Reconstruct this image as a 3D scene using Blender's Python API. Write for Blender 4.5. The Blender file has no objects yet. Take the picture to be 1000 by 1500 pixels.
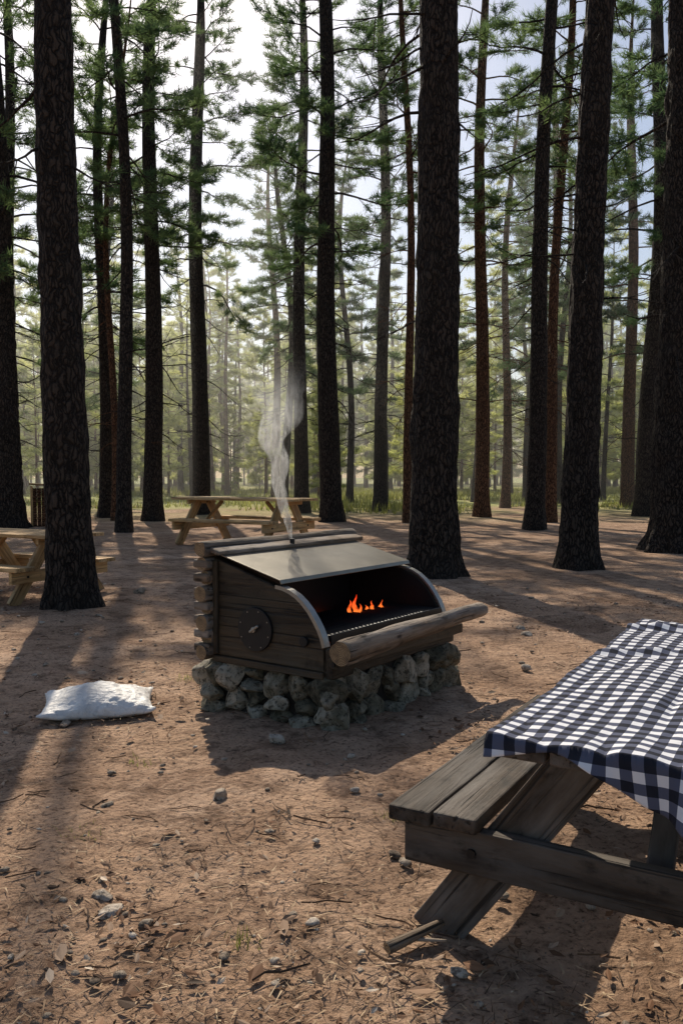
import bpy, bmesh, math, random
import numpy as np
from mathutils import Vector, Matrix, Quaternion
random.seed(7)
rng = np.random.default_rng(7)
D = bpy.data
scene = bpy.context.scene
COL = scene.collection

# ------------------------------------------------------------ noise
def _h(ix, iy, iz, s):
    n = (ix*374761393 + iy*668265263 + iz*2147483647 + s*1274126177) & 0xffffffff
    n = ((n ^ (n >> 13)) * 1274126177) & 0xffffffff
    n = (n ^ (n >> 16)) & 0xffffffff
    return n / 4294967295.0
def vnoise(x, y, z=0.0, s=0):
    x = np.asarray(x, dtype=float); y = np.asarray(y, dtype=float); z = np.asarray(z, dtype=float)+0*x
    ix = np.floor(x).astype(np.int64); iy = np.floor(y).astype(np.int64); iz = np.floor(z).astype(np.int64)
    fx = x-ix; fy = y-iy; fz = z-iz
    fx = fx*fx*(3-2*fx); fy = fy*fy*(3-2*fy); fz = fz*fz*(3-2*fz)
    r = 0
    for dx in (0, 1):
        wx = fx if dx else 1-fx
        for dy in (0, 1):
            wy = fy if dy else 1-fy
            for dz in (0, 1):
                wz = fz if dz else 1-fz
                r = r + wx*wy*wz*_h(ix+dx, iy+dy, iz+dz, s)
    return r*2-1
def fbm(x, y, z=0.0, s=0, o=4):
    a = 1.0; t = 0; f = 1.0
    for i in range(o):
        t = t + a*vnoise(np.asarray(x)*f, np.asarray(y)*f, np.asarray(z)*f, s+i*17); a *= .5; f *= 2.03
    return t

# ------------------------------------------------------------ node helpers
def new_mat(name):
    m = D.materials.new(name); m.use_nodes = True
    nt = m.node_tree; nt.nodes.clear()
    return m, nt
def N(nt, typ, **kw):
    n = nt.nodes.new(typ)
    ins = kw.pop('ins', {})
    for k, v in kw.items(): setattr(n, k, v)
    for k, v in ins.items():
        if isinstance(v, bpy.types.NodeSocket): nt.links.new(v, n.inputs[k])
        else: n.inputs[k].default_value = v
    return n
def ramp(nt, fac, stops, interp='LINEAR'):
    n = nt.nodes.new('ShaderNodeValToRGB'); cr = n.color_ramp; cr.interpolation = interp
    while len(cr.elements) < len(stops): cr.elements.new(.5)
    for e, (p, c) in zip(cr.elements, stops):
        e.position = p; e.color = (*c, 1) if len(c) == 3 else c
    nt.links.new(fac, n.inputs[0]); return n.outputs[0]
def mapping(nt, vec, scale=(1, 1, 1), loc=None):
    n = N(nt, 'ShaderNodeMapping', ins={'Vector': vec, 'Scale': scale})
    if loc is not None: nt.links.new(loc, n.inputs['Location'])
    return n.outputs[0]
def noise(nt, vec, scale, detail=5, rough=.55, dist=0):
    return N(nt, 'ShaderNodeTexNoise', ins={'Vector': vec, 'Scale': scale, 'Detail': detail, 'Roughness': rough, 'Distortion': dist}).outputs['Fac']
def mixc(nt, f, a, b, mode='MIX'):
    n = nt.nodes.new('ShaderNodeMix'); n.data_type = 'RGBA'; n.blend_type = mode
    for i, v in ((0, f), (6, a), (7, b)):
        if isinstance(v, bpy.types.NodeSocket): nt.links.new(v, n.inputs[i])
        else: n.inputs[i].default_value = v if i == 0 else ((*v, 1) if len(v) == 3 else v)
    return n.outputs[2]
def math_(nt, op, a, b=0.0, clamp=False):
    n = nt.nodes.new('ShaderNodeMath'); n.operation = op; n.use_clamp = clamp
    for i, v in ((0, a), (1, b)):
        if isinstance(v, bpy.types.NodeSocket): nt.links.new(v, n.inputs[i])
        else: n.inputs[i].default_value = v
    return n.outputs[0]
def finish(nt, col, rough=.8, height=None, bstr=.6, bdist=.01, metal=0, spec=.3):
    p = N(nt, 'ShaderNodeBsdfPrincipled')
    for k, v in (('Base Color', col), ('Roughness', rough), ('Metallic', metal), ('Specular IOR Level', spec)):
        if isinstance(v, bpy.types.NodeSocket): nt.links.new(v, p.inputs[k])
        else: p.inputs[k].default_value = (*v, 1) if isinstance(v, tuple) and len(v) == 3 else v
    if height is not None:
        b = N(nt, 'ShaderNodeBump', ins={'Height': height, 'Strength': bstr, 'Distance': bdist})
        nt.links.new(b.outputs[0], p.inputs['Normal'])
    o = N(nt, 'ShaderNodeOutputMaterial'); nt.links.new(p.outputs[0], o.inputs[0])
    return p
def objco(nt, rnd=True):
    tc = N(nt, 'ShaderNodeTexCoord').outputs['Object']
    if rnd:
        oi = N(nt, 'ShaderNodeObjectInfo').outputs['Random']
        k = math_(nt, 'MULTIPLY', oi, 37.0)
        v = N(nt, 'ShaderNodeCombineXYZ', ins={'X': k, 'Y': k, 'Z': k}).outputs[0]
        a = N(nt, 'ShaderNodeVectorMath', operation='ADD'); nt.links.new(tc, a.inputs[0]); nt.links.new(v, a.inputs[1])
        return a.outputs[0], oi
    return tc, None

def wood_mat(name, dark, light, grey=(.2, .19, .18), greyamt=.35, rough=.75, bd=.008):
    m, nt = new_mat(name)
    co, oi = objco(nt)
    g = noise(nt, mapping(nt, co, (2.2, 34, 34)), 1.0, 8, .62, .6)
    g2 = noise(nt, mapping(nt, co, (.9, 7, 7)), 1.0, 4, .5, 1.2)
    gg = math_(nt, 'MULTIPLY', math_(nt, 'ADD', g, g2), .5)
    c = ramp(nt, gg, [(.36, dark), (.60, light)])
    w = noise(nt, mapping(nt, co, (1.3, 4, 4)), 1.7, 5, .6)
    gm = ramp(nt, w, [(.42, (0, 0, 0)), (.66, (greyamt,)*3)])
    c = mixc(nt, gm, c, grey)
    v = math_(nt, 'ADD', math_(nt, 'MULTIPLY', oi, .5), .75)
    c = mixc(nt, 1.0, c, N(nt, 'ShaderNodeCombineColor', ins={0: v, 1: v, 2: v}).outputs[0], 'MULTIPLY')
    crack = noise(nt, mapping(nt, co, (1.2, 60, 60)), 1.0, 3, .5, .3)
    cr = ramp(nt, crack, [(.32, (0, 0, 0)), (.40, (1, 1, 1))])
    c = mixc(nt, math_(nt, 'MULTIPLY', math_(nt, 'SUBTRACT', 1.0, cr), .8), c, (.012, .01, .008))
    st = noise(nt, mapping(nt, co, (3, 5, 5)), 2.6, 6, .65)
    c = mixc(nt, ramp(nt, st, [(.56, (0, 0, 0)), (.70, (.7,)*3)]), c, tuple(x*.5 for x in dark))
    kv = N(nt, 'ShaderNodeTexVoronoi', ins={'Vector': mapping(nt, co, (3.2, 9, 9)), 'Scale': 1.0}).outputs['Distance']
    c = mixc(nt, ramp(nt, kv, [(.06, (.85,)*3), (.13, (0, 0, 0))]), c, tuple(x*.35 for x in dark))
    hh = math_(nt, 'ADD', g, math_(nt, 'MULTIPLY', cr, .6))
    finish(nt, c, rough, hh, .9, bd)
    return m
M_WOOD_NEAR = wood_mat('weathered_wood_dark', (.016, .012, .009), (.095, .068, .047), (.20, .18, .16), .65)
M_WOOD_FAR = wood_mat('wood_sunlit_tint', (.30, .155, .055), (.70, .45, .20), (.52, .40, .27), .3)  # warm sunlight on the distant wood is put into its colour
M_WOOD_BBQ = wood_mat('stained_wood', (.007, .005, .003), (.07, .047, .026), (.06, .053, .038), .6, .55)
M_LOG = wood_mat('log_side', (.05, .034, .022), (.26, .19, .13), (.29, .26, .23), .7, .8, .016)

def endgrain():
    m, nt = new_mat('log_end_grain')
    tc = N(nt, 'ShaderNodeTexCoord').outputs['Object']
    s = N(nt, 'ShaderNodeSeparateXYZ', ins={0: tc})
    cv = N(nt, 'ShaderNodeCombineXYZ', ins={'Y': s.outputs[1], 'Z': s.outputs[2]}).outputs[0]
    w = N(nt, 'ShaderNodeTexWave', wave_type='RINGS', rings_direction='X', ins={'Vector': cv, 'Scale': 38.0, 'Distortion': 3.0, 'Detail': 3.0}).outputs['Fac']
    c = ramp(nt, w, [(.1, (.15, .09, .045)), (.8, (.42, .29, .16))])
    n = noise(nt, tc, 30, 4)
    c = mixc(nt, ramp(nt, n, [(.45, (0, 0, 0)), (.7, (.7,)*3)]), c, (.09, .06, .04))
    finish(nt, c, .85, w, .4, .003)
    return m
M_END = endgrain()

def bark_mat(name, deep, ridge, sc=1.0):
    m, nt = new_mat(name)
    tc = N(nt, 'ShaderNodeTexCoord').outputs['Object']
    wob = N(nt, 'ShaderNodeTexNoise', ins={'Vector': tc, 'Scale': 6.0, 'Detail': 4.0}).outputs['Color']
    mv = mixc(nt, .16, tc, wob, 'ADD')
    v = N(nt, 'ShaderNodeTexVoronoi', feature='DISTANCE_TO_EDGE', ins={'Vector': mapping(nt, mv, (22*sc, 22*sc, 5.0*sc)), 'Scale': 1.0}).outputs['Distance']
    n = noise(nt, mapping(nt, tc, (20, 20, 9)), 1.8, 8, .7)
    plate = ramp(nt, v, [(.0, (0, 0, 0)), (.22, (1, 1, 1))])
    f = math_(nt, 'MULTIPLY', math_(nt, 'ADD', math_(nt, 'MULTIPLY', plate, .8), .2), math_(nt, 'ADD', n, .15))
    c = ramp(nt, f, [(.14, deep), (.40, tuple((a+b)*.4 for a, b in zip(deep, ridge))), (.72, ridge)])
    big = noise(nt, tc, 1.3, 3)
    c = mixc(nt, ramp(nt, big, [(.4, (0, 0, 0)), (.7, (.5,)*3)]), c, tuple(x*.4 for x in ridge))
    h = math_(nt, 'ADD', math_(nt, 'MULTIPLY', plate, .7), math_(nt, 'MULTIPLY', n, .9))
    finish(nt, c, .88, h, 1.0, .05, spec=.25)
    return m
M_BARK = bark_mat('pine_bark', (.005, .004, .0035), (.090, .068, .053))
M_BARK_RED = bark_mat('pine_bark_red', (.03, .015, .008), (.26, .13, .07))

def leaf_mat(name, dark, light, trans, tf=.45):
    m, nt = new_mat(name)
    g = N(nt, 'ShaderNodeNewGeometry')
    pos = g.outputs['Position']
    n = noise(nt, pos, .5, 3)
    oi = N(nt, 'ShaderNodeObjectInfo').outputs['Random']
    at = N(nt, 'ShaderNodeAttribute', attribute_name='tone').outputs['Fac']
    f = math_(nt, 'ADD', math_(nt, 'MULTIPLY', n, .6), math_(nt, 'MULTIPLY', at, .3))
    f = math_(nt, 'ADD', f, math_(nt, 'MULTIPLY', oi, .25))
    c = ramp(nt, f, [(.25, dark), (.85, light)])
    t = mixc(nt, 1.0, c, trans, 'MULTIPLY')
    d = N(nt, 'ShaderNodeBsdfDiffuse', ins={'Color': c})
    tr = N(nt, 'ShaderNodeBsdfTranslucent', ins={'Color': t})
    mx = N(nt, 'ShaderNodeMixShader', ins={0: tf, 1: d.outputs[0], 2: tr.outputs[0]})
    o = N(nt, 'ShaderNodeOutputMaterial', ins={0: mx.outputs[0]})
    return m
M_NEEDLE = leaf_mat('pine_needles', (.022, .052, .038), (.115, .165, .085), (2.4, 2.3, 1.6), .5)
M_NEEDLE_BG = leaf_mat('pine_needles_haze_tint', (.10, .14, .08), (.33, .36, .17), (2.6, 2.4, 1.7), .62)  # far needles: haze and sun glow painted in as paler colours

def rock_mat(name, a, b, c3):
    m, nt = new_mat(name)
    tc = N(nt, 'ShaderNodeTexCoord').outputs['Object']
    at = N(nt, 'ShaderNodeAttribute', attribute_name='tone').outputs['Fac']
    n = noise(nt, tc, 9, 8, .65, .5)
    n2 = noise(nt, tc, 38, 6, .7)
    f = math_(nt, 'ADD', math_(nt, 'MULTIPLY', n, .75), math_(nt, 'MULTIPLY', at, .3))
    c = ramp(nt, f, [(.32, a), (.5, b), (.72, c3)])
    c = mixc(nt, ramp(nt, n2, [(.38, (.8,)*3), (.5, (0, 0, 0))]), c, tuple(x*.3 for x in a))
    h = math_(nt, 'ADD', n, math_(nt, 'MULTIPLY', n2, .4))
    finish(nt, c, .9, h, 1.0, .03)
    return m
M_STONE = rock_mat('field_stone', (.045, .042, .027), (.18, .16, .11), (.46, .41, .32))
M_PEBBLE = rock_mat('pebble_stone', (.14, .10, .07), (.36, .29, .22), (.65, .56, .46))

def flat_mat(name, col, rough=.6, metal=0, nscale=20, var=.4, bd=.002, spec=.4):
    m, nt = new_mat(name)
    tc, oi = objco(nt)
    n = noise(nt, tc, nscale, 6, .6)
    n2 = noise(nt, tc, nscale*.2, 4, .6)
    c = mixc(nt, n, tuple(x*(1-var) for x in col), tuple(min(1, x*(1+var)) for x in col))
    c = mixc(nt, ramp(nt, n2, [(.4, (0, 0, 0)), (.65, (.5,)*3)]), c, tuple(x*.6 for x in col))
    r = math_(nt, 'ADD', math_(nt, 'MULTIPLY', n2, .25), rough-.12)
    finish(nt, c, r, n, .5, bd, metal, spec)
    return m
M_STEEL = flat_mat('grill_black_steel', (.008, .008, .009), .5, .0, 40, .4)
M_TRIM = flat_mat('galvanised_trim', (.36, .35, .32), .42, .85, 30, .2)
M_LID = flat_mat('metal_lid', (.25, .23, .19), .38, .7, 9, .4, .0015)
M_MORTAR = flat_mat('mortar', (.03, .025, .02), .95, 0, 40, .4, .01)

# ------------------------------------------------------------ mesh helpers
def obj_from(name, verts, faces, mats=(), parent=None, smooth=False, midx=None, tone=None):
    me = D.meshes.new(name)
    me.from_pydata([tuple(map(float, v)) for v in verts] if not isinstance(verts, np.ndarray) else verts.tolist(), [], faces)
    for m in mats: me.materials.append(m)
    if midx is not None: me.polygons.foreach_set('material_index', midx)
    if smooth: me.polygons.foreach_set('use_smooth', [True]*len(me.polygons))
    if tone is not None:
        a = me.attributes.new('tone', 'FLOAT', 'POINT'); a.data.foreach_set('value', np.asarray(tone, dtype=np.float32))
    me.update()
    ob = D.objects.new(name, me); COL.objects.link(ob)
    if parent: ob.parent = parent
    return ob
def fast_mesh(name, V, quads, tris):
    me = D.meshes.new(name); nq, nt_ = len(quads), len(tris)
    me.vertices.add(len(V)); me.vertices.foreach_set('co', np.asarray(V, dtype=np.float32).ravel())
    me.loops.add(nq*4+nt_*3)
    me.loops.foreach_set('vertex_index', np.concatenate([np.asarray(quads).ravel(), np.asarray(tris).ravel()]).astype(np.int32))
    me.polygons.add(nq+nt_)
    me.polygons.foreach_set('loop_start', np.concatenate([np.arange(nq)*4, nq*4+np.arange(nt_)*3]).astype(np.int32))
    me.update(calc_edges=True)
    return me
def empty(name, loc=(0, 0, 0), rz=0, sc=1):
    e = D.objects.new(name, None); COL.objects.link(e)
    e.location = loc; e.rotation_euler = (0, 0, rz); e.scale = (sc,)*3
    e.empty_display_size = .2
    return e
def bevel(ob, w=.005, seg=2):
    m = ob.modifiers.new('bevel', 'BEVEL'); m.width = w; m.segments = seg; m.limit_method = 'ANGLE'
def beam(name, p0, p1, w, t, mat, parent=None, up=(0, 0, 1), bw=.006):
    p0 = Vector(p0); p1 = Vector(p1); x = (p1-p0); L = x.length; x.normalize()
    z = Vector(up); z = (z - x*z.dot(x)).normalized(); y = z.cross(x)
    nseg = max(2, int(L/.12)); V = []; F = []
    sd = random.random()*100
    for i in range(nseg+1):
        X = -L/2 + L*i/nseg
        j = float(vnoise(np.array([i*.35+sd]), np.array([1.3]))[0])*.0025
        for a, b in ((-1, -1), (1, -1), (1, 1), (-1, 1)):
            V.append((X, a*(w/2)+j, b*(t/2)+j*.6))
    for i in range(nseg):
        for k in range(4):
            a = i*4+k; b = i*4+(k+1) % 4
            F.append((a, b, b+4, a+4))
    F.append((3, 2, 1, 0)); e = nseg*4; F.append((e, e+1, e+2, e+3))
    ob = obj_from(name, V, F, [mat], parent)
    M = Matrix((x, y, z)).transposed().to_4x4(); M.translation = (p0+p1)/2
    ob.matrix_local = M
    bevel(ob, bw)
    return ob
def log(name, p0, p1, r0, r1, mat, parent=None, amp=.08, sides=20, wb=.004):
    p0 = Vector(p0); p1 = Vector(p1); x = (p1-p0); L = x.length; x.normalize()
    z = Vector((0, 0, 1)); z = (z-x*z.dot(x))
    if z.length < .01: z = Vector((0, 1, 0))
    z.normalize(); y = z.cross(x)
    n = max(6, int(L/.03)); sd = random.random()*100; mi = []
    f = np.linspace(0, 1, n+1); th = np.arange(sides)*2*math.pi/sides
    TH, FF = np.meshgrid(th, f)
    R = r0+(r1-r0)*FF; R[0] *= .93; R[-1] *= .93
    R = R*(1+amp*fbm(np.cos(TH)*1.2+sd, np.sin(TH)*1.2, FF*L*3, 3, 3)+amp*.5*np.clip(vnoise(np.cos(TH)*1.5+sd, np.sin(TH)*1.5+9, FF*L*9, 5), .3, 1))
    wo = wb*fbm(FF*L*2+sd, FF*0+7.7, 0, 2, 2)
    V = np.stack([-L/2+L*FF, np.cos(TH)*R+wo, np.sin(TH)*R+wo*.7], -1).reshape(-1, 3)
    F = []
    for i in range(n):
        for k in range(sides):
            a = i*sides+k; b = i*sides+(k+1) % sides
            F.append((a, b, b+sides, a+sides)); mi.append(0)
    F.append(tuple(range(sides-1, -1, -1))); F.append(tuple(range(n*sides, n*sides+sides))); mi += [1, 1]
    ob = obj_from(name, V, F, [mat, M_END], parent, midx=mi)
    sm = [m == 0 for m in mi]; ob.data.polygons.foreach_set('use_smooth', sm)
    M = Matrix((x, y, z)).transposed().to_4x4(); M.translation = (p0+p1)/2
    ob.matrix_local = M
    return ob
def cyl(name, c, axis, r, h, mat, parent=None, sides=32, bw=.003):
    axis = Vector(axis).normalized(); V = []; F = []
    for s in (-.5, .5):
        for k in range(sides):
            th = 2*math.pi*k/sides; V.append((math.cos(th)*r, math.sin(th)*r, s*h))
    for k in range(sides):
        a = k; b = (k+1) % sides; F.append((a, b, b+sides, a+sides))
    F.append(tuple(range(sides-1, -1, -1))); F.append(tuple(range(sides, 2*sides)))
    ob = obj_from(name, V, F, [mat], parent)
    M = axis.to_track_quat('Z', 'Y').to_matrix().to_4x4(); M.translation = Vector(c); ob.matrix_local = M
    if bw: bevel(ob, bw)
    return ob

_ico = {}
def ico(sub):
    if sub not in _ico:
        bm = bmesh.new(); bmesh.ops.create_icosphere(bm, subdivisions=sub, radius=1)
        _ico[sub] = (np.array([v.co[:] for v in bm.verts]), [tuple(v.index for v in f.verts) for f in bm.faces]); bm.free()
    return _ico[sub]
def rock_verts(seed, scale, sub=3, cuts=9, rot=None, lo=.62, hi=.85, namp=.07):
    r = np.random.default_rng(seed); V, F = ico(sub); V = V.copy()
    for i in range(cuts):
        n = r.normal(size=3); n /= np.linalg.norm(n); d = r.uniform(lo, hi)
        e = V@n - d; e = np.maximum(e, 0); V = V - np.outer(e, n)*.95
    o = r.uniform(0, 50)
    V = V*(1+namp*fbm(V[:, 0]*2.2+o, V[:, 1]*2.2, V[:, 2]*2.2, 5, 4))[:, None]
    V = V*np.array(scale)
    if rot is not None: V = V@np.array(Matrix.Rotation(rot, 3, 'Z')).T
    return V, F

# ------------------------------------------------------------ ground
def gz(x, y):
    return .035*fbm(np.asarray(x)*.35, np.asarray(y)*.35, 0, 11, 3)
def gzf(x, y): return float(gz(np.array([x]), np.array([y]))[0])
def axis_pts(c, half, n):
    u = np.linspace(-1, 1, n); k = 5.2
    return c + half*np.sinh(k*u)/math.sinh(k)
gx = axis_pts(0, 260, 620); gy = axis_pts(3.0, 330, 760); gy = gy[gy > -30]
X, Y = np.meshgrid(gx, gy)
near = np.clip(1-(np.hypot(X, Y-4)/18), 0, 1)
Z = gz(X, Y) + near*(.016*fbm(X*3.2, Y*3.2, 0, 21, 3) + .010*np.abs(fbm(X*12, Y*12, 0, 31, 3)))
V = np.stack([X, Y, Z], -1).reshape(-1, 3)
ny, nx = X.shape
idx = np.arange(nx*ny).reshape(ny, nx)
Fq = np.stack([idx[:-1, :-1], idx[:-1, 1:], idx[1:, 1:], idx[1:, :-1]], -1).reshape(-1, 4)
m, nt = new_mat('forest_dirt')
pos = N(nt, 'ShaderNodeNewGeometry').outputs['Position']
n1 = noise(nt, pos, .55, 6, .6, .4); n2 = noise(nt, pos, 7, 8, .65); n3 = noise(nt, pos, 45, 6, .7); n4 = noise(nt, pos, 1.6, 6, .65, .8)
c = ramp(nt, n1, [(.3, (.40, .25, .155)), (.5, (.52, .34, .225)), (.72, (.62, .435, .31))])
c = mixc(nt, ramp(nt, n4, [(.48, (0, 0, 0)), (.64, (.7,)*3)]), c, (.21, .12, .072))
c = mixc(nt, ramp(nt, n2, [(.34, (.85,)*3), (.50, (0, 0, 0))]), c, (.15, .088, .055))
c = mixc(nt, ramp(nt, n3, [(.35, (.9,)*3), (.48, (0, 0, 0))]), c, (.08, .046, .03))
c = mixc(nt, ramp(nt, n3, [(.60, (0, 0, 0)), (.72, (.5,)*3)]), c, (.70, .55, .42))
sy = N(nt, 'ShaderNodeSeparateXYZ', ins={0: pos}).outputs[1]
far = N(nt, 'ShaderNodeMapRange', ins={'Value': sy, 1: 24.0, 2: 42.0}).outputs[0]
gn = noise(nt, pos, .22, 4, .6)
gf = math_(nt, 'MULTIPLY', far, ramp(nt, gn, [(.34, (0, 0, 0)), (.5, (1, 1, 1))]))
c = mixc(nt, gf, c, (.40, .42, .15))
peb = N(nt, 'ShaderNodeTexVoronoi', ins={'Vector': pos, 'Scale': 26.0}).outputs['Distance']
h = math_(nt, 'ADD', math_(nt, 'MULTIPLY', n2, 1.0), math_(nt, 'MULTIPLY', n3, .8))
h = math_(nt, 'ADD', h, math_(nt, 'MULTIPLY', peb, .4))
finish(nt, c, .95, h, 1.0, .034, spec=.15)
me = fast_mesh('ground', V, Fq, np.zeros((0, 3), int)); me.materials.append(m); me.polygons.foreach_set('use_smooth', [True]*len(me.polygons))
g = D.objects.new('ground', me); COL.objects.link(g)

def litter():
    Vs = []; Fs = []; tone = []; mi = []
    def add(v, f, t, k):
        b = len(Vs); Vs.extend(v); Fs.extend([tuple(b+i for i in q) for q in f]); tone.extend([t]*len(v)); mi.extend([k]*len(f))
    n = 30000
    ys = 1.6+rng.random(n)**1.6*9.5; xs = (rng.random(n)-.5)*(ys*1.0+1.6)
    dens = fbm(xs*1.1, ys*1.1, 0, 77, 3)
    zs = gz(xs, ys)+.018
    for x, y, d, z in zip(xs, ys, dens, zs):
        if d < rng.uniform(-.6, .6): continue
        a = rng.uniform(0, 6.28); L = rng.uniform(.02, .075); w = .0018*rng.uniform(.8, 1.8)
        dx, dy = math.cos(a)*L, math.sin(a)*L
        add([(x-dy/L*w, y+dx/L*w, z), (x+dy/L*w, y-dx/L*w, z), (x+dx, y+dy, z+rng.uniform(-.003, .014))], [(0, 1, 2)], rng.random(), 0)
    n = 11000
    ys = 1.6+rng.random(n)**1.4*9; xs = (rng.random(n)-.5)*(ys*.95+1.2)
    dens = fbm(xs*.9+5, ys*.9, 0, 99, 3)+np.clip((3.2-ys)*.4, 0, .5); zs = gz(xs, ys)+.02
    for x, y, d, z in zip(xs, ys, dens, zs):
        if d < rng.uniform(-.5, .7): continue
        a = rng.uniform(0, 6.28); L = rng.uniform(.006, .024)*(1.8 if rng.random() < .1 else 1); w = L*rng.uniform(.25, .5)
        ca, sa = math.cos(a), math.sin(a)
        P = [(-L, 0, 0), (-L*.3, w, .006), (L*.5, w*.8, .004), (L, 0, .01), (L*.4, -w, .007), (-L*.4, -w*.9, .002)]
        tl = rng.uniform(-.6, .6)
        add([(x+p[0]*ca-p[1]*sa, y+p[0]*sa+p[1]*ca, z+p[2]+p[1]*tl) for p in P], [(0, 1, 2, 3), (0, 3, 4, 5)], rng.random(), 1)
    for i in range(340):
        y = 1.7+rng.random()**1.4*8; x = (rng.random()-.5)*(y*.95+1); z = gzf(x, y)+.018
        a = rng.uniform(0, 6.28); L = rng.uniform(.04, .2); r = rng.uniform(.0012, .004); pts = []
        for k in range(5):
            pts.append(np.array([x, y, z+.004*k*rng.random()])); x += math.cos(a)*L/4; y += math.sin(a)*L/4; a += rng.normal()*.3
        v = []; f = []
        for k, p in enumerate(pts):
            for q in range(4):
                th = q*math.pi/2; v.append((p[0]-math.sin(a)*math.cos(th)*r, p[1]+math.cos(a)*math.cos(th)*r, p[2]+math.sin(th)*r))
        for k in range(4):
            for q in range(4): f.append((k*4+q, k*4+(q+1) % 4, k*4+4+(q+1) % 4, k*4+4+q))
        add(v, f, rng.random()*.6, 0)
    m0, nt = new_mat('dry_needles'); at = N(nt, 'ShaderNodeAttribute', attribute_name='tone').outputs['Fac']
    finish(nt, ramp(nt, at, [(0, (.05, .03, .018)), (.6, (.22, .12, .06)), (1, (.5, .37, .23))]), .8)
    m1, nt = new_mat('dry_leaves'); at = N(nt, 'ShaderNodeAttribute', attribute_name='tone').outputs['Fac']
    finish(nt, ramp(nt, at, [(0, (.04, .024, .014)), (.55, (.20, .095, .045)), (.9, (.40, .28, .19)), (1, (.55, .46, .36))]), .8)
    obj_from('forest_litter', Vs, Fs, [m0, m1], midx=mi, tone=tone)
litter()

def pebbles():
    Vs = []; Fs = []; tone = []; b = 0
    for i in range(1900):
        y = 1.7+rng.random()**1.3*9; x = (rng.random()-.5)*(y+1.2)
        s = .003+.010*rng.random()**4 + (rng.uniform(.006, .018) if rng.random() < .08 else 0)
        v, f = rock_verts(i+500, (s*1.4, s, s*.6), 1 if s < .010 else 2, 6, rng.uniform(0, 6))
        v = v+np.array([x, y, gzf(x, y)+s*.2+.014]); Vs.append(v); Fs += [tuple(k+b for k in q) for q in f]; b += len(v); tone += [rng.random()]*len(v)
    obj_from('pebbles', np.concatenate(Vs), Fs, [M_PEBBLE], smooth=True, tone=tone)
pebbles()
def rock(x, y, s, seed, mat=M_PEBBLE):
    v, f = rock_verts(seed, s, 3, 12, seed*1.3, .5, .8)
    o = obj_from('rock', v, f, [mat], smooth=True, tone=[.35+.65*((seed*.37) % 1)]*len(v)); o.location = (x, y, gzf(x, y)+s[2]*.55)
for (x, y, sx, sy_, sz, sd) in [(-.52, 3.55, .05, .035, .035, 1), (-.34, 4.32, .062, .045, .035, 2), (-2.35, 9.9, .09, .06, .05, 3),
        (1.58, 7.3, .075, .05, .04, 4), (1.3, 6.0, .05, .04, .03, 5), (-1.56, 4.78, .05, .03, .03, 6), (-.77, 2.72, .045, .03, .022, 7),
        (-.72, 2.62, .05, .035, .022, 8), (1.6, 7.6, .05, .04, .03, 9), (-2.2, 6.3, .03, .025, .02, 11)]:
    rock(x, y, (sx, sy_, sz), sd)
fb = empty('fallen_branch', (.215, 2.43, gzf(.2, 2.45)+.03), math.radians(32))
log('stem', (-.1, 0, 0), (.1, .0, .02), .017, .011, M_LOG, fb, .15, 12)
log('side_twig', (.0, 0, .0), (.06, -.07, .01), .007, .004, M_LOG, fb, .1, 8)
def tuft(x, y, n, hgt, spread, seed):
    r = np.random.default_rng(seed); Vs = []; Fs = []; tn = []
    for i in range(n):
        a = r.uniform(0, 6.28); bx = r.normal()*spread; by = r.normal()*spread; L = hgt*r.uniform(.4, 1.1); lean = r.uniform(.2, 1.1); w = .002
        ca, sa = math.cos(a), math.sin(a); b = len(Vs)
        for t in (0, .5, 1):
            px = bx+ca*lean*L*t*t; py = by+sa*lean*L*t*t; pz = L*t*(1-.3*t*lean); ww = w*(1-t*.9)
            Vs += [(px-sa*ww, py+ca*ww, pz), (px+sa*ww, py-ca*ww, pz)]
        Fs += [(b, b+1, b+3, b+2), (b+2, b+3, b+5, b+4)]; tn += [r.random()]*6
    o = obj_from('grass_tuft', Vs, Fs, [M_GRASS], tone=tn); o.location = (x, y, gzf(x, y)+.003)
M_GRASS = leaf_mat('grass_blades', (.10, .12, .035), (.30, .30, .12), (1.6, 1.6, 1.1), .45)
tuft(-.3, 2.45, 40, .045, .03, 1); tuft(-1.0, 3.2, 30, .04, .04, 2); tuft(.22, 3.35, 40, .05, .03, 3); tuft(-1.05, 5.75, 60, .05, .06, 4); tuft(-.95, 4.05, 25, .04, .05, 5)
def undergrowth():
    r = np.random.default_rng(5); n = 70000
    y = 28+r.random(n)**.8*55; x = (r.random(n)*2-1)*(y*.5+4)
    k = fbm(x*.22, y*.22, 0, 61, 3) > -.15+.9*np.clip((38-y)/9, 0, 1)
    x, y = x[k], y[k]; n = len(x)
    hgt = r.uniform(.1, .34, n)*(1+.8*np.clip(fbm(x*.5, y*.5, 0, 67, 2), 0, 1)); a = r.uniform(0, 6.28, n); w = r.uniform(.015, .04, n); z = gz(x, y)
    lx = np.cos(a)*hgt*.5; ly = np.sin(a)*hgt*.5
    V = np.stack([np.stack([x-np.sin(a)*w, y+np.cos(a)*w, z-.02], -1), np.stack([x+np.sin(a)*w, y-np.cos(a)*w, z-.02], -1), np.stack([x+lx, y+ly, z+hgt], -1)], 1).reshape(-1, 3)
    me = fast_mesh('undergrowth', V, np.zeros((0, 4), int), np.arange(n*3).reshape(-1, 3)); me.materials.append(M_GRASS)
    at = me.attributes.new('tone', 'FLOAT', 'POINT'); at.data.foreach_set('value', np.repeat(r.random(n), 3).astype(np.float32))
    o = D.objects.new('undergrowth', me); COL.objects.link(o)
undergrowth()

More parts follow.
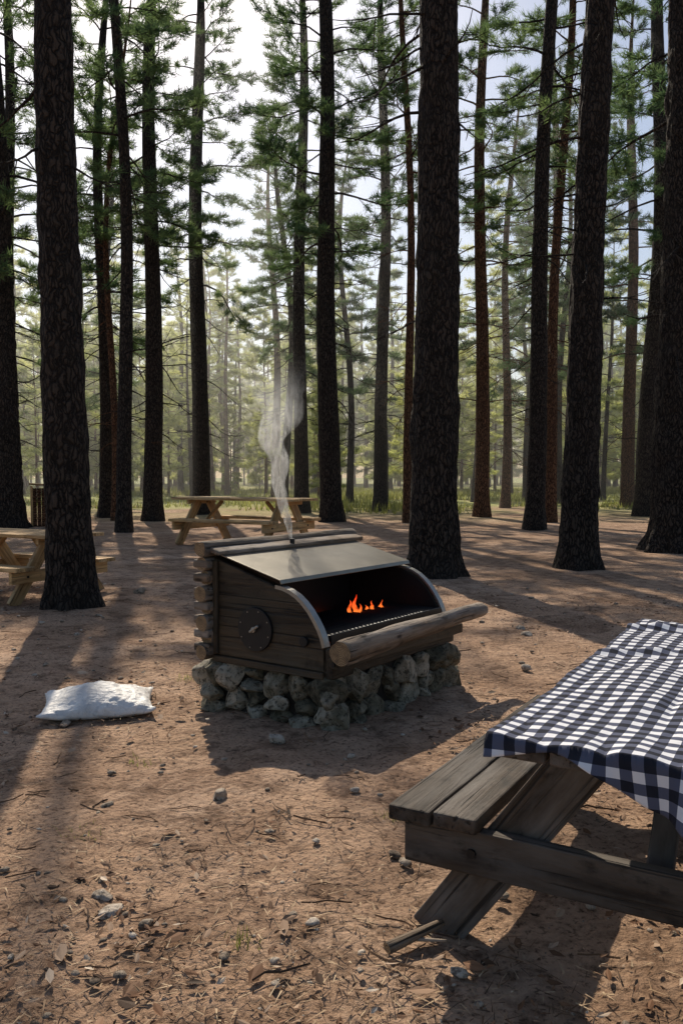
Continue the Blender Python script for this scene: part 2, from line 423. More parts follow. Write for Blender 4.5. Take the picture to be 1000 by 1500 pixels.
# ------------------------------------------------------------ picnic tables
def picnic_table(loc, rz, sc, mat, L=1.9, x0=0.0):
    e = empty('picnic_table', loc, rz, sc); zt = .75; W = .75
    pw = (W-x0)/5
    for i in range(5):
        beam('top_plank_%d' % (i+1), (x0+pw*(i+.5), 0, zt-.02), (x0+pw*(i+.5), L, zt-.02), pw-.008, .04, mat, e)
    for sgn, nm in ((0, 'left'), (1, 'right')):
        for j in range(2):
            x = -.335+.14*j+.035 if sgn == 0 else W+.335-.14*j-.035
            yo = .0 if j == 0 else .01
            beam('bench_plank_%s_%d' % (nm, j+1), (x, .26+yo, .40), (x, L-.18, .40), .132, .045, mat, e)
    for k, y in enumerate((.33, L-.3)):
        s = 1 if k == 0 else -1
        beam('cross_beam_%d' % (k+1), (-.335, y, .31), (W+.335, y, .31), .045, .132, mat, e)
        beam('top_cleat_%d' % (k+1), (.03+x0, y, .69), (W-.03, y, .69), .045, .09-.0, mat, e)
        yy = y+s*.048
        beam('leg_%d' % (k*2+1), (-.27, yy, .0), (.24, yy, .70), .045, .15, mat, e, up=(-1, 0, .6))
        beam('leg_%d' % (k*2+2), (W+.27, yy, .0), (W-.24, yy, .70), .045, .15, mat, e, up=(1, 0, .6))
        for bx in (-.12, W+.12):
            cyl('bolt', (bx, y-s*.026, .31), (0, 1, 0), .014, .012, M_STEEL, e, 8, 0)
    beam('brace_1', (W/2, .4, .33), (W/2, .75, .69), .07, .04, mat, e)
    beam('brace_2', (W/2, L-.37, .33), (W/2, L-.72, .69), .07, .04, mat, e)
    return e
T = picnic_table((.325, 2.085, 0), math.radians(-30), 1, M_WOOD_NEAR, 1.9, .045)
def place_table(cx, cy, deg, sc, L):
    r = math.radians(deg); ox, oy = .375*sc, L/2*sc
    return picnic_table((cx-(ox*math.cos(r)-oy*math.sin(r)), cy-(ox*math.sin(r)+oy*math.cos(r)), gzf(cx, cy)-.01), r, sc, M_WOOD_FAR, L)
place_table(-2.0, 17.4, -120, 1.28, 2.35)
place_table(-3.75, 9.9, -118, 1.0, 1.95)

def cloth():
    W = .75; L = 1.9; X0 = .045; na, nb = 240, 340
    A, B = np.meshgrid(np.linspace(0, 1, na), np.linspace(0, 1, nb))
    S = X0-.04 + A*(W-X0+.09+.04)
    ovn = .032+.12*np.clip((S-.2)/.35, 0, 1)**1.2 + .014*np.sin(S*17+1)
    T_ = -ovn + B*(L+.08+ovn)
    el = np.maximum(0, X0-S); er = np.maximum(0, S-W); en = np.maximum(0, -T_); ef = np.maximum(0, T_-L)
    drop = np.maximum(np.maximum(el, er), np.maximum(en, ef))
    r = .012
    def curl(e): return np.minimum(e, r)*.8
    x = np.clip(S, X0, W) - curl(el)+curl(er); y = np.clip(T_, 0, L) - curl(en)+curl(ef)
    z = .757 - np.maximum(0, drop-.006)*.96
    wr = .006*fbm(S*7, T_*4, 0, 5, 3)+.005*np.sin((S*5+T_*2)*2.2+fbm(S*2, T_*2, 0, 9, 2)*2.5)
    z = z+np.abs(wr)*(drop < .01)*1.6
    z = z + .024*np.exp(-((T_-1.62-.12*np.sin(S*5))/.05)**2)*(drop < .01)+ .014*np.exp(-((T_-1.1-.5*S)/.035)**2)*(drop < .01)
    k = np.clip(en/.1, 0, 1.4)
    y = y-k*(.018+.026*np.sin(S*26+.6)+.012*np.sin(S*51))
    x = x+k*.012*np.sin(S*20)
    k2 = np.clip(el/.045, 0, 1); x = x-k2*(.006+.010*np.sin(T_*19)+.006*np.sin(T_*43))
    z = z + .02*np.exp(-((S-.26)/.07)**2)*np.clip(en/.08, 0, 1)
    V = np.stack([x, y, z], -1).reshape(-1, 3); idx = np.arange(na*nb).reshape(nb, na)
    F = np.stack([idx[:-1, :-1], idx[:-1, 1:], idx[1:, 1:], idx[1:, :-1]], -1).reshape(-1, 4)
    m, nt = new_mat('gingham_cloth')
    uv = N(nt, 'ShaderNodeUVMap', uv_map='UVMap').outputs[0]; s = N(nt, 'ShaderNodeSeparateXYZ', ins={0: uv})
    def stripe(o): return math_(nt, 'GREATER_THAN', math_(nt, 'FRACT', math_(nt, 'MULTIPLY', o, .5)), .5)
    sm = math_(nt, 'MULTIPLY', math_(nt, 'ADD', stripe(s.outputs[0]), stripe(s.outputs[1])), .5)
    c = ramp(nt, sm, [(0, (.80, .80, .82)), (.3, (.09, .10, .15)), (.8, (.007, .009, .018))], 'CONSTANT')
    wv = N(nt, 'ShaderNodeTexWave', ins={'Vector': uv, 'Scale': 6.0}).outputs['Fac']
    fn = noise(nt, uv, .35, 4)
    c = mixc(nt, math_(nt, 'MULTIPLY', fn, .15), c, (.2, .2, .22))
    finish(nt, c, .9, wv, .15, .002, spec=.1)
    ob = obj_from('gingham_tablecloth', V, F.tolist(), [m], T, True)
    uvl = ob.data.uv_layers.new(name='UVMap'); q = .027
    U = np.stack([S/q+.05*np.sin(T_*6), T_/q+.08*np.sin(S*7)], -1).reshape(-1, 2)
    li = np.zeros(len(ob.data.loops), dtype=np.int64); ob.data.loops.foreach_get('vertex_index', li)
    uvl.data.foreach_set('uv', U[li].astype(np.float32).ravel())
    so = ob.modifiers.new('thick', 'SOLIDIFY'); so.thickness = .0015; so.offset = 1
cloth()

# ------------------------------------------------------------ stone and log barbecue
G = empty('barbecue_grill', (-.036, 4.49, 0), math.radians(54))
GW, GD, SH = 1.31, .92, .315
def stones():
    Vs = []; Fs = []; tone = []; b = 0; sd = 140
    faces = [((0, 0), (1, 0), GW), ((0, 0), (0, 1), GD), ((0, GD), (1, 0), GW), ((GW, 0), (0, 1), GD)]
    for (o, d, L) in faces:
        zz = -.02
        for row in range(2):
            rh = (.185, .15)[row]
            p = -.05 + rng.uniform(-.03, .02)
            while p < L-.02:
                w = rng.uniform(.13, .235); sd += 1
                parts = [(w, rh, 0)]
                if rng.random() < .28: parts = [(w*.8, rh*.52, -rh*.25), (w*.75, rh*.52, rh*.25)]
                for (w_, h_, dz) in parts:
                    sd += 1
                    hh = h_*rng.uniform(.95, 1.15)
                    cc = p+w/2; off = rng.uniform(-.03, .012); inn = .05+off
                    cx = o[0]+d[0]*cc; cy = o[1]+d[1]*cc
                    if d[0]: cy += inn if o[1] == 0 else -inn
                    else: cx += inn if o[0] == 0 else -inn
                    sc = (w_*.70, .10, hh*.72) if d[0] else (.10, w_*.70, hh*.72)
                    v, f = rock_verts(sd, (1, 1, 1), 4, 12, rng.uniform(0, 6), .50, .82, .09)
                    v = v/np.abs(v).max(0)*np.array(sc)*.84
                    t = rng.uniform(-.35, .35); R = np.array(Matrix.Rotation(t, 3, 'Y' if d[0] else 'X'))
                    v = v@R.T
                    v = v+np.array([cx, cy, zz+rh/2+dz+rng.uniform(-.01, .01)])
                    Vs.append(v); Fs += [tuple(k+b for k in q) for q in f]; b += len(v); tone += [rng.random()]*len(v)
                p += w*.95
            zz += rh*.93
    obj_from('stone_base', np.concatenate(Vs), Fs, [M_STONE], G, True, tone=tone)
stones()
def box(name, a, b, mat, parent, bw=.004):
    (x0, y0, z0), (x1, y1, z1) = a, b
    V = [(x0, y0, z0), (x1, y0, z0), (x1, y1, z0), (x0, y1, z0), (x0, y0, z1), (x1, y0, z1), (x1, y1, z1), (x0, y1, z1)]
    F = [(0, 3, 2, 1), (4, 5, 6, 7), (0, 1, 5, 4), (1, 2, 6, 5), (2, 3, 7, 6), (3, 0, 4, 7)]
    o = obj_from(name, V, F, [mat], parent)
    if bw: bevel(o, bw)
    return o
box('mortar_core', (.05, .05, 0), (GW-.05, GD-.05, SH-.015), M_MORTAR, G)
curve = [(.40, .778), (.35, .772), (.30, .757), (.25, .733), (.206, .70), (.165, .66), (.13, .615), (.10, .57), (.078, .525), (.062, .475)]
prof = [(.87, .305), (.87, .915)] + curve + [(.058, .305)]
def panel(name, x0, x1, pr, mat):
    V = []; n = len(pr)
    for x in (x0, x1):
        for (y, z) in pr: V.append((y, -x, z))
    F = [tuple(range(n)), tuple(range(2*n-1, n-1, -1))]
    for i in range(n): F.append((i, i+n, (i+1) % n+n, (i+1) % n))
    o = obj_from(name, V, F, [mat], G)
    o.rotation_euler = (0, 0, math.pi/2)
    bm = bmesh.new(); bm.from_mesh(o.data); bmesh.ops.recalc_face_normals(bm, faces=bm.faces); bm.to_mesh(o.data); bm.free()
    bevel(o, .003)
    return o
panel('side_panel_left', -.005, .045, prof, M_WOOD_BBQ); panel('side_panel_right', GW-.045, GW+.005, prof, M_WOOD_BBQ)
inner = [(y+.012, z-.012) for (y, z) in prof]; inner[0] = (.80, .33); inner[1] = (.80, .87); inner[-1] = (.07, .33)
panel('liner_left', .0465, .051, inner, M_STEEL); panel('liner_right', GW-.051, GW-.0465, inner, M_STEEL)
def polyclip(pr, z0, z1):
    out = [tuple(p) for p in pr]
    for (zc, keep) in ((z0, 1), (z1, -1)):
        res = []
        for i in range(len(out)):
            a = out[i]; b = out[(i+1) % len(out)]; ia = (a[1]-zc)*keep >= 0; ib = (b[1]-zc)*keep >= 0
            if ia: res.append(a)
            if ia != ib:
                t = (zc-a[1])/(b[1]-a[1]); res.append((a[0]+(b[0]-a[0])*t, zc))
        out = res
    return out
pz = [.345, .52, .70, .925]
pr2 = [(y+.004 if y < .5 else y-.004, z-.004) for (y, z) in prof]
for i in range(3):
    pc = polyclip(pr2, pz[i]+.0012, pz[i+1]-.0012)
    panel('side_plank_left_%d' % (i+1), -.013, -.0065, pc, M_WOOD_BBQ); panel('side_plank_right_%d' % (i+1), GW+.0065, GW+.013, pc, M_WOOD_BBQ)
beam('side_batten_bottom', (-.014, .06, .322), (-.014, .87, .322), .026, .04, M_WOOD_BBQ, G)
beam('side_batten_back', (-.022, .85, .35), (-.022, .85, .90), .022, .04, M_WOOD_BBQ, G, up=(0, 1, 0))
def trim(name, xc, w=.022):
    pts = curve
    for part, offs in (('', ((-w, .002), (w, .002), (w, .009), (-w, .009))), ('_flange', ((-w-.003, .009), (-w-.003, -.012), (-w+.001, -.012), (-w+.001, .009)))):
        V = []; F = []
        for i, (y, z) in enumerate(pts):
            a = Vector(pts[max(0, i-1)]); b_ = Vector(pts[min(len(pts)-1, i+1)]); t = (b_-a).normalized(); nn = Vector((t.y, -t.x))
            if nn.dot(Vector((-1, 1))) < 0: nn = -nn
            for (dx, dn) in offs: V.append((xc+dx, y+nn.x*dn, z+nn.y*dn))
        for i in range(len(pts)-1):
            for k in range(4): F.append((i*4+k, i*4+(k+1) % 4, i*4+4+(k+1) % 4, i*4+4+k))
        F.append((0, 1, 2, 3)); e = (len(pts)-1)*4; F.append((e+3, e+2, e+1, e))
        o = obj_from(name+part, V, F, [M_TRIM], G)
        bm = bmesh.new(); bm.from_mesh(o.data); bmesh.ops.recalc_face_normals(bm, faces=bm.faces); bm.to_mesh(o.data); bm.free()
trim('arc_trim_left', .010); trim('arc_trim_right', GW-.020)
zz = .36; i = 0
while zz < .92:
    r = .042+.006*random.random(); ext = (.085, .045)[i % 2]+random.uniform(-.012, .012)
    log('wall_log_%d' % (i+1), (-ext, .905, zz), (GW+ext, .905, zz), r, r*.95, M_LOG, G, .07)
    zz += r*1.9; i += 1
zz = .385; i = 0
while zz < .9:
    beam('corner_block_%d' % (i+1), (-.05, .86, zz), (-.05, .98, zz), .06, .05, M_LOG, G, bw=.012)
    zz += .082; i += 1
log('ridge_log', (-.10, .90, .965), (GW+.13, .90, .965), .046, .04, M_LOG, G, .14)
beam('ridge_board', (-.06, .835, .955), (GW+.10, .835, .955), .10, .03, M_LOG, G, up=(0, -.25, 1), bw=.01)
V = []; F = []
ly = [(.86, .945), (.36, .815), (.352, .795)]
for x in (-.02, GW+.02):
    for (y, z) in ly: V.append((x, y, z))
lid = obj_from('metal_lid', V, [(0, 3, 4, 1), (1, 4, 5, 2)], [M_LID], G)
so = lid.modifiers.new('s', 'SOLIDIFY'); so.thickness = .008; so.offset = 0; bevel(lid, .002)
cyl('smoke_vent', (.626, .80, .972), (0, 0, 1), .016, .035, M_STEEL, G, 16)
box('firebox_back', (.052, .80, .32), (GW-.052, .815, .90), M_STEEL, G)
box('firebox_floor', (.052, .06, .40), (GW-.052, .80, .415), M_STEEL, G)
for k in range(15):
    y = .085+.036*k
    cyl('grate_rod_%d' % (k+1), (GW/2, y, .515), (1, 0, 0), .0055, GW-.11, M_STEEL, G, 8, 0)
for k in range(32):
    x = .07+k*(GW-.14)/31
    cyl('grate_bar_%d' % (k+1), (x, .34, .524), (0, 1, 0), .006, .54, M_STEEL, G, 8, 0)
box('grate_front_rail', (.055, .062, .47), (GW-.055, .072, .535), M_STEEL, G)
beam('front_board', (-.01, .03, .39), (GW+.01, .03, .39), .05, .165, M_WOOD_BBQ, G)
beam('front_shelf', (-.03, -.02, .40), (GW+.02, -.02, .40), .075, .06, M_WOOD_BBQ, G)
log('front_rail_log', (-.06, -.078, .47), (GW+.25, -.078, .495), .064, .047, M_LOG, G, .13, 32, .006)
cyl('front_bolt', (-.040, -.02, .40), (1, 0, 0), .014, .012, M_STEEL, G, 8, 0)
cyl('vent_disc', (-.022, .54, .525), (1, 0, 0), .125, .018, M_STEEL, G, 48)
cyl('vent_hub', (-.036, .54, .525), (1, 0, 0), .016, .02, M_TRIM, G, 16)
beam('vent_handle', (-.046, .50, .552), (-.046, .565, .51), .012, .016, M_TRIM, G)
cyl('side_knob', (-.022, .19, .495), (1, 0, 0), .028, .02, M_STEEL, G, 24)
for k in range(8):
    th = k*math.pi/4+.3; cyl('vent_rivet_%d' % k, (-.032, .54+math.cos(th)*.108, .525+math.sin(th)*.108), (1, 0, 0), .004, .005, M_TRIM, G, 8, 0)
Vs = []; Fs = []; b = 0; tone = []
for i in range(150):
    s = rng.uniform(.018, .036); v, f = rock_verts(900+i, (s, s*.9, s*.75), 2, 6, rng.uniform(0, 6))
    v = v+np.array([rng.uniform(.1, GW-.1), rng.uniform(.2, .76), .44+rng.uniform(0, .03)]); Vs.append(v); Fs += [tuple(k+b for k in q) for q in f]; b += len(v)
M_EMB, nt = new_mat('glowing_embers')
tc = N(nt, 'ShaderNodeTexCoord').outputs['Object']; nn = noise(nt, tc, 7, 4)
e1 = ramp(nt, nn, [(.5, (0, 0, 0)), (.66, (1, .16, .02))])
p = finish(nt, (.02, .018, .017), .95); nt.links.new(e1, p.inputs['Emission Color']); p.inputs['Emission Strength'].default_value = 1.2
obj_from('charcoal_bed', np.concatenate(Vs), Fs, [M_EMB], G)
M_FL, nt = new_mat('flame')
tc = N(nt, 'ShaderNodeTexCoord').outputs['Object']; zf = N(nt, 'ShaderNodeSeparateXYZ', ins={0: tc}).outputs[2]
fz = N(nt, 'ShaderNodeMapRange', ins={'Value': zf, 1: 0.0, 2: .12}).outputs[0]
em = N(nt, 'ShaderNodeEmission', ins={'Color': ramp(nt, fz, [(0, (1, .30, .05)), (.4, (1, .13, .02)), (1, (.9, .045, .01))]), 'Strength': 1.5})
tr = N(nt, 'ShaderNodeBsdfTransparent'); fn = noise(nt, tc, 26, 3)
lw = N(nt, 'ShaderNodeLayerWeight', ins={'Blend': .35}).outputs['Facing']
fo = math_(nt, 'MULTIPLY', ramp(nt, fn, [(.36, (.25,)*3), (.55, (1, 1, 1))]), math_(nt, 'SUBTRACT', 1.0, math_(nt, 'MULTIPLY', lw, .8)))
mx = N(nt, 'ShaderNodeMixShader', ins={0: fo, 1: tr.outputs[0], 2: em.outputs[0]})
N(nt, 'ShaderNodeOutputMaterial', ins={0: mx.outputs[0]})
def flame(x, y, z, h, w, sd):
    n, s = 18, 12; V = []; F = []
    for i in range(n+1):
        t = i/n; r = w*(math.sin(math.pi*min(1, t)**.65)*(1-t*.45)+.02)
        ox = .8*w*math.sin(t*7+sd)*t*1.3; oy = .4*w*math.cos(t*5+sd)*t
        for k in range(s):
            th = 2*math.pi*k/s; rr = r*(.55+.22*math.sin(3*th+sd*2+t*9))
            V.append((ox+math.cos(th)*rr, oy+math.sin(th)*rr, t*h))
    for i in range(n):
        for k in range(s): F.append((i*s+k, i*s+(k+1) % s, i*s+s+(k+1) % s, i*s+s+k))
    o = obj_from('flame_%d' % sd, V, F, [M_FL], G, True); o.location = (x, y, z)
for i, (x, y, h, w) in enumerate([(.80, .43, .135, .032), (.785, .46, .10, .024), (.83, .41, .08, .02), (.93, .43, .06, .025), (.96, .41, .085, .022), (1.0, .44, .05, .022), (1.06, .40, .075, .02), (1.09, .43, .05, .02)]):
    flame(x, y, .50, h, w, i+1)

def smoke():
    P = [(0, 0, 0, .010), (-.012, 0, .1, .024), (-.05, .02, .22, .034), (-.085, .03, .36, .044), (-.06, .03, .50, .058), (-.14, .05, .64, .085), (-.06, .05, .80, .15), (-.12, .05, 1.0, .21), (-.08, .05, 1.25, .25)]
    P = np.array(P); tt = np.linspace(0, len(P)-1, 50); Q = np.stack([np.interp(tt, np.arange(len(P)), P[:, k]) for k in range(4)], -1)
    for k in range(4):
        q = Q[:, k].copy()
        for _ in range(2): q[1:-1] = (q[:-2]+q[1:-1]*2+q[2:])/4
        Q[:, k] = q
    s = 20; V = []; F = []
    for i, (x, y, z, r) in enumerate(Q):
        for k in range(s):
            th = 2*math.pi*k/s; rr = r*(1+.35*float(vnoise(np.array([math.cos(th)*1.5+3]), np.array([math.sin(th)*1.5]), np.array([z*7]))[0]))
            V.append((x+math.cos(th)*rr, y+math.sin(th)*rr, z))
    n = len(Q)
    for i in range(n-1):
        for k in range(s): F.append((i*s+k, i*s+(k+1) % s, i*s+s+(k+1) % s, i*s+s+k))
    F.append(tuple(range(s-1, -1, -1))); F.append(tuple(range((n-1)*s, n*s)))
    m, nt = new_mat('smoke_volume')
    tc = N(nt, 'ShaderNodeTexCoord').outputs['Object']
    nz = noise(nt, mapping(nt, tc, (1, 1, .36)), 17, 4, .6, 2.2)
    z_ = N(nt, 'ShaderNodeSeparateXYZ', ins={0: tc}).outputs[2]
    fall = N(nt, 'ShaderNodeMapRange', ins={'Value': z_, 1: 0.0, 2: 1.25, 3: 1.0, 4: 0.0}).outputs[0]
    f2 = math_(nt, 'POWER', fall, 3.1)
    dn = math_(nt, 'MULTIPLY', math_(nt, 'MULTIPLY', ramp(nt, nz, [(.42, (0, 0, 0)), (.62, (1, 1, 1))]), f2), 115.0)
    pv = N(nt, 'ShaderNodeVolumeScatter', ins={'Color': (.92, .96, 1, 1), 'Density': dn, 'Anisotropy': .6})
    o = N(nt, 'ShaderNodeOutputMaterial'); nt.links.new(pv.outputs[0], o.inputs['Volume'])
    ob = obj_from('smoke', V, F, [m]); ob.location = (-.325, 5.466, .985)
smoke()

def sack():
    n1, n2 = 120, 90; A, B = np.meshgrid(np.linspace(-1, 1, n1), np.linspace(-1, 1, n2))
    px = A*.33*(1-.08*(1-np.abs(B)**2)*np.abs(A)**3)
    py = B*.27*(1-.10*(1-np.abs(A)**2.0)*np.abs(B)**3)
    puff = (np.clip(1-np.abs(A)**2.4, 0, 1)*np.clip(1-np.abs(B)**2.2, 0, 1))**.6
    wr = .009*np.abs(fbm(A*4.5, B*3.5, 0, 41, 4))+.005*np.sin(A*9+B*5+3*fbm(A*2, B*2, 0, 3, 2))*puff
    edge = .006*np.sin(A*13)*(np.abs(B) > .93)+.005*np.sin(B*11)*(np.abs(A) > .95)
    zt = .035+puff*.11*(1+.15*fbm(A*1.3, B*1.3, 0, 8, 2))+wr+edge+.02*(np.abs(A)*np.abs(B))**4
    zb = np.maximum(.0, .030-puff*.05)+edge*.5+.02*(np.abs(A)*np.abs(B))**4
    V = np.concatenate([np.stack([px, py, zt], -1).reshape(-1, 3), np.stack([px, py, zb], -1).reshape(-1, 3)])
    idx = np.arange(n1*n2).reshape(n2, n1); K = n1*n2
    F = np.stack([idx[:-1, :-1], idx[:-1, 1:], idx[1:, 1:], idx[1:, :-1]], -1).reshape(-1, 4); Fb = F[:, ::-1]+K
    fl = F.tolist()+Fb.tolist()
    ring = list(idx[0, :])+list(idx[1:, -1])+list(idx[-1, -2::-1])+list(idx[-2:0:-1, 0])
    for a, b in zip(ring, ring[1:]+ring[:1]): fl.append((int(a), int(a+K), int(b+K), int(b)))
    m, nt = new_mat('white_woven_plastic'); tc = N(nt, 'ShaderNodeTexCoord').outputs['Object']
    a = noise(nt, tc, 6, 6, .6, .8); c = ramp(nt, a, [(.35, (.60, .58, .55)), (.55, (.78, .76, .73)), (.7, (.82, .80, .77))])
    c = mixc(nt, ramp(nt, noise(nt, tc, 17, 3, .5, 1.5), [(.56, (0, 0, 0)), (.62, (.35,)*3)]), c, (.35, .36, .38))
    h = noise(nt, mapping(nt, tc, (1, 2, 1)), 16, 6, .6, 1.5)
    finish(nt, c, .45, h, .8, .012)
    o = obj_from('white_sack', V, fl, [m], smooth=True); o.location = (-1.46, 5.08, gzf(-1.46, 5.08)+.005); o.rotation_euler = (0, 0, math.radians(14))
sack()

tb = empty('wooden_trash_bin', (-7.95, 22.8, -.02), math.radians(20))
for k in range(5):
    for (y, nm) in ((-.25, 'f'), (.25, 'b')): beam('slat_%s%d' % (nm, k), (-.22+.11*k, y, .05), (-.22+.11*k, y, 1.05), .03, .1, M_BARK_RED, tb, up=(1, 0, 0))
    for (x, nm) in ((-.28, 'l'), (.28, 'r')): beam('slat_%s%d' % (nm, k), (x, -.2+.1*k, .05), (x, -.2+.1*k, 1.05), .09, .03, M_BARK_RED, tb, up=(1, 0, 0))
beam('lid', (-.36, 0, 1.17), (.36, 0, 1.12), .62, .05, M_WOOD_FAR, tb)
beam('post_1', (-.3, -.27, 0), (-.3, -.27, 1.12), .06, .06, M_WOOD_FAR, tb, up=(1, 0, 0)); beam('post_2', (.3, -.27, 0), (.3, -.27, 1.1), .06, .06, M_WOOD_FAR, tb, up=(1, 0, 0))

# ------------------------------------------------------------ pines
def tube(path, radii, sides, V, F):
    path = np.asarray(path); n = len(path); b = sum(len(v) for v in V)
    t = np.gradient(path, axis=0); t /= np.linalg.norm(t, axis=1)[:, None]+1e-9
    ref = np.array([0, 0, 1.]) if abs(t[0, 2]) < .8 else np.array([1., 0, 0])
    u = np.cross(t, ref); u /= np.linalg.norm(u, axis=1)[:, None]+1e-9; w = np.cross(t, u)
    th = np.arange(sides)*2*math.pi/sides
    ring = path[:, None, :]+np.asarray(radii)[:, None, None]*(np.cos(th)[None, :, None]*u[:, None, :]+np.sin(th)[None, :, None]*w[:, None, :])
    V.append(ring.reshape(-1, 3))
    i = np.arange(n-1)[:, None]*sides; k = np.arange(sides)[None, :]; k2 = (k+1) % sides
    F.append((np.stack([i+k, i+k2, i+sides+k2, i+sides+k], -1).reshape(-1, 4)+b))
def make_tree(name, seed, H, r0, crown0, Lmax, nb, bark, leaf, lean=(0, 0), ndead=14, hero=False, nper=14, nlen=.2, nw=.016, tuft_step=.22, rtop=.25, flare=.5, dens=1.0, bend=.1, zthin=99):
    r = np.random.default_rng(seed); V = []; F = []
    def axis(z):
        z = np.asarray(z, dtype=float)
        return np.stack([lean[0]*z/10+bend*np.sin(z*.35+seed)*z/10, lean[1]*z/10+bend*.8*(np.cos(z*.31+seed)*z/10), z], -1)
    def rad(z): z = np.asarray(z, dtype=float); f = np.clip(z/H, 0, 1); return r0*((1-f)*(1-rtop)+rtop)*(1-.75*np.clip((f-.75)/.25, 0, 1))
    if hero: zs = np.concatenate([np.arange(-.3, 9.5, .07), np.linspace(9.6, H, 24)]); S = 56
    else: zs = np.linspace(-.3, H, int(H/.45)); S = 12
    ax = axis(zs); th = np.arange(S)*2*math.pi/S; TH, ZZ = np.meshgrid(th, zs)
    R = rad(np.maximum(ZZ, 0))
    ct, st = np.cos(TH), np.sin(TH)
    fl = np.exp(-np.maximum(ZZ, 0)/.28)*flare
    lob = .5+.5*np.sin(TH*5+seed*2.1+1.1*np.sin(TH*2+seed))
    R = R*(1+fl*(.35+.75*lob))
    R = R*(1+.045*fbm(ct*1.3+seed, st*1.3, ZZ*.9, seed, 3))
    if hero:
        ridge = np.abs(fbm(ct*3.4+seed, st*3.4, ZZ*1.7, seed+3, 3)); R = R*(1-.06+.14*ridge+.035*vnoise(ct*14, st*14, ZZ*9, 4))
    ring = np.stack([ax[:, None, 0]+ct*R, ax[:, None, 1]+st*R, ZZ], -1)
    V.append(ring.reshape(-1, 3)); n = len(zs)
    i = np.arange(n-1)[:, None]*S; k = np.arange(S)[None, :]; k2 = (k+1) % S
    F.append(np.stack([i+k, i+k2, i+S+k2, i+S+k], -1).reshape(-1, 4))
    tufts = []
    def branch(z0, L, az, e0, br):
        nseg = 7; p = axis(z0).copy(); path = [p.copy()]; e = e0; a = az
        for q in range(nseg):
            st_ = L/nseg; d = np.array([math.cos(a)*math.cos(e), math.sin(a)*math.cos(e), math.sin(e)]); p = p+d*st_; path.append(p.copy())
            e += (-.10 if q < 3 else .13)+r.normal()*.12; a += r.normal()*.15
        path = np.array(path); rd = np.linspace(br, br*.2, nseg+1); tube(path, rd, 5, V, F)
        return path
    for q in range(ndead):
        z0 = r.uniform(max(1.8, crown0*.32), crown0+1.5); L = r.uniform(.5, 2.2)*min(1, Lmax/2.2); pth = branch(z0, L, r.uniform(0, 6.28), r.uniform(-.5, .35), .010+.008*r.random()+r0*.03)
        for _ in range(2):
            k = r.integers(3, 6); d = pth[k]-pth[k-1]; d /= np.linalg.norm(d); d = d+r.normal(size=3)*.6; d /= np.linalg.norm(d)
            tube(np.array([pth[k], pth[k]+d*L*.2, pth[k]+d*L*.4+np.array([0, 0, .03])]), [.009, .007, .003], 3, V, F)
    for q in range(nb):
        f = (q+r.random())/nb; z0 = crown0+(H-crown0)*f**.95
        if z0 > zthin and r.random() > .10: continue
        L = Lmax*(.25+.75*(1-f)**.75)*r.uniform(.6, 1.15)
        if f < .15: L *= r.uniform(.6, 1)
        az = q*2.4+r.normal()*.5; e0 = -.12+.75*f+r.normal()*.12
        pth = branch(z0, L, az, e0, .012+.013*L*.7)
        ns = max(4, int(L/.24))
        for s_ in range(ns):
            fr = .28+.72*(s_+.5)/ns; kk = fr*(len(pth)-1); k0 = int(min(kk, len(pth)-2)); pt = pth[k0]+(pth[k0+1]-pth[k0])*(kk-k0)
            d = pth[k0+1]-pth[k0]; d /= np.linalg.norm(d); side = np.cross(d, [0, 0, 1.]); side /= np.linalg.norm(side)+1e-9
            sg = 1 if s_ % 2 else -1; sd = d*.75+side*sg*r.uniform(.5, 1.0)+np.array([0, 0, r.normal()*.18+.05]); sd /= np.linalg.norm(sd)
            sl = L*.42*(1.15-fr)*r.uniform(.7, 1.2)+.14
            end = pt+sd*sl+np.array([0, 0, .04*sl]); tube(np.array([pt, (pt+end)/2+np.array([0, 0, -.02]), end]), [.010, .007, .003], 3, V, F)
            nt_ = max(1, int(sl/tuft_step)+1)
            for j in range(nt_):
                if r.random() < dens: tufts.append((*(pt+(end-pt)*(.3+.7*(j+1)/nt_)), *sd))
        d = pth[-1]-pth[-2]; d /= np.linalg.norm(d)
        tufts.append((*pth[-1], *d)); tufts.append((*pth[-2], *d))
    Q = np.concatenate(F); nv0 = sum(len(v) for v in V)
    tone = [np.zeros(nv0)]; nT = len(tufts)
    Tt = np.array(tufts) if nT else np.zeros((0, 6)); P = np.repeat(Tt[:, :3], nper, 0); Dd = np.repeat(Tt[:, 3:], nper, 0)
    P = P - Dd*r.uniform(0, 1, (len(P), 1))*nlen*.9 + r.normal(size=P.shape)*.035
    nd = Dd*.55+r.normal(size=P.shape)*.55+np.array([0, 0, .22]); nd /= np.linalg.norm(nd, axis=1)[:, None]
    sx = np.cross(nd, r.normal(size=P.shape)); sx /= np.linalg.norm(sx, axis=1)[:, None]+1e-9
    ln = nlen*r.uniform(.6, 1.25, (len(P), 1)); ww = nw*r.uniform(.7, 1.3, (len(P), 1))
    tri = np.stack([P-sx*ww*.5, P+sx*ww*.5, P+nd*ln], 1).reshape(-1, 3); V.append(tri)
    Tr = np.arange(len(P)*3).reshape(-1, 3)+nv0; tone.append(np.repeat(r.random(nT), nper*3))
    me = fast_mesh(name, np.concatenate(V), Q, Tr)
    me.materials.append(bark); me.materials.append(leaf); nq = len(Q)
    mi = np.ones(nq+len(Tr), dtype=np.int32); mi[:nq] = 0; me.polygons.foreach_set('material_index', mi)
    sm = np.zeros(nq+len(Tr), dtype=bool); sm[:nq] = True; me.polygons.foreach_set('use_smooth', sm)
    a = me.attributes.new('tone', 'FLOAT', 'POINT'); a.data.foreach_set('value', np.concatenate(tone).astype(np.float32)); me.update()
    return me
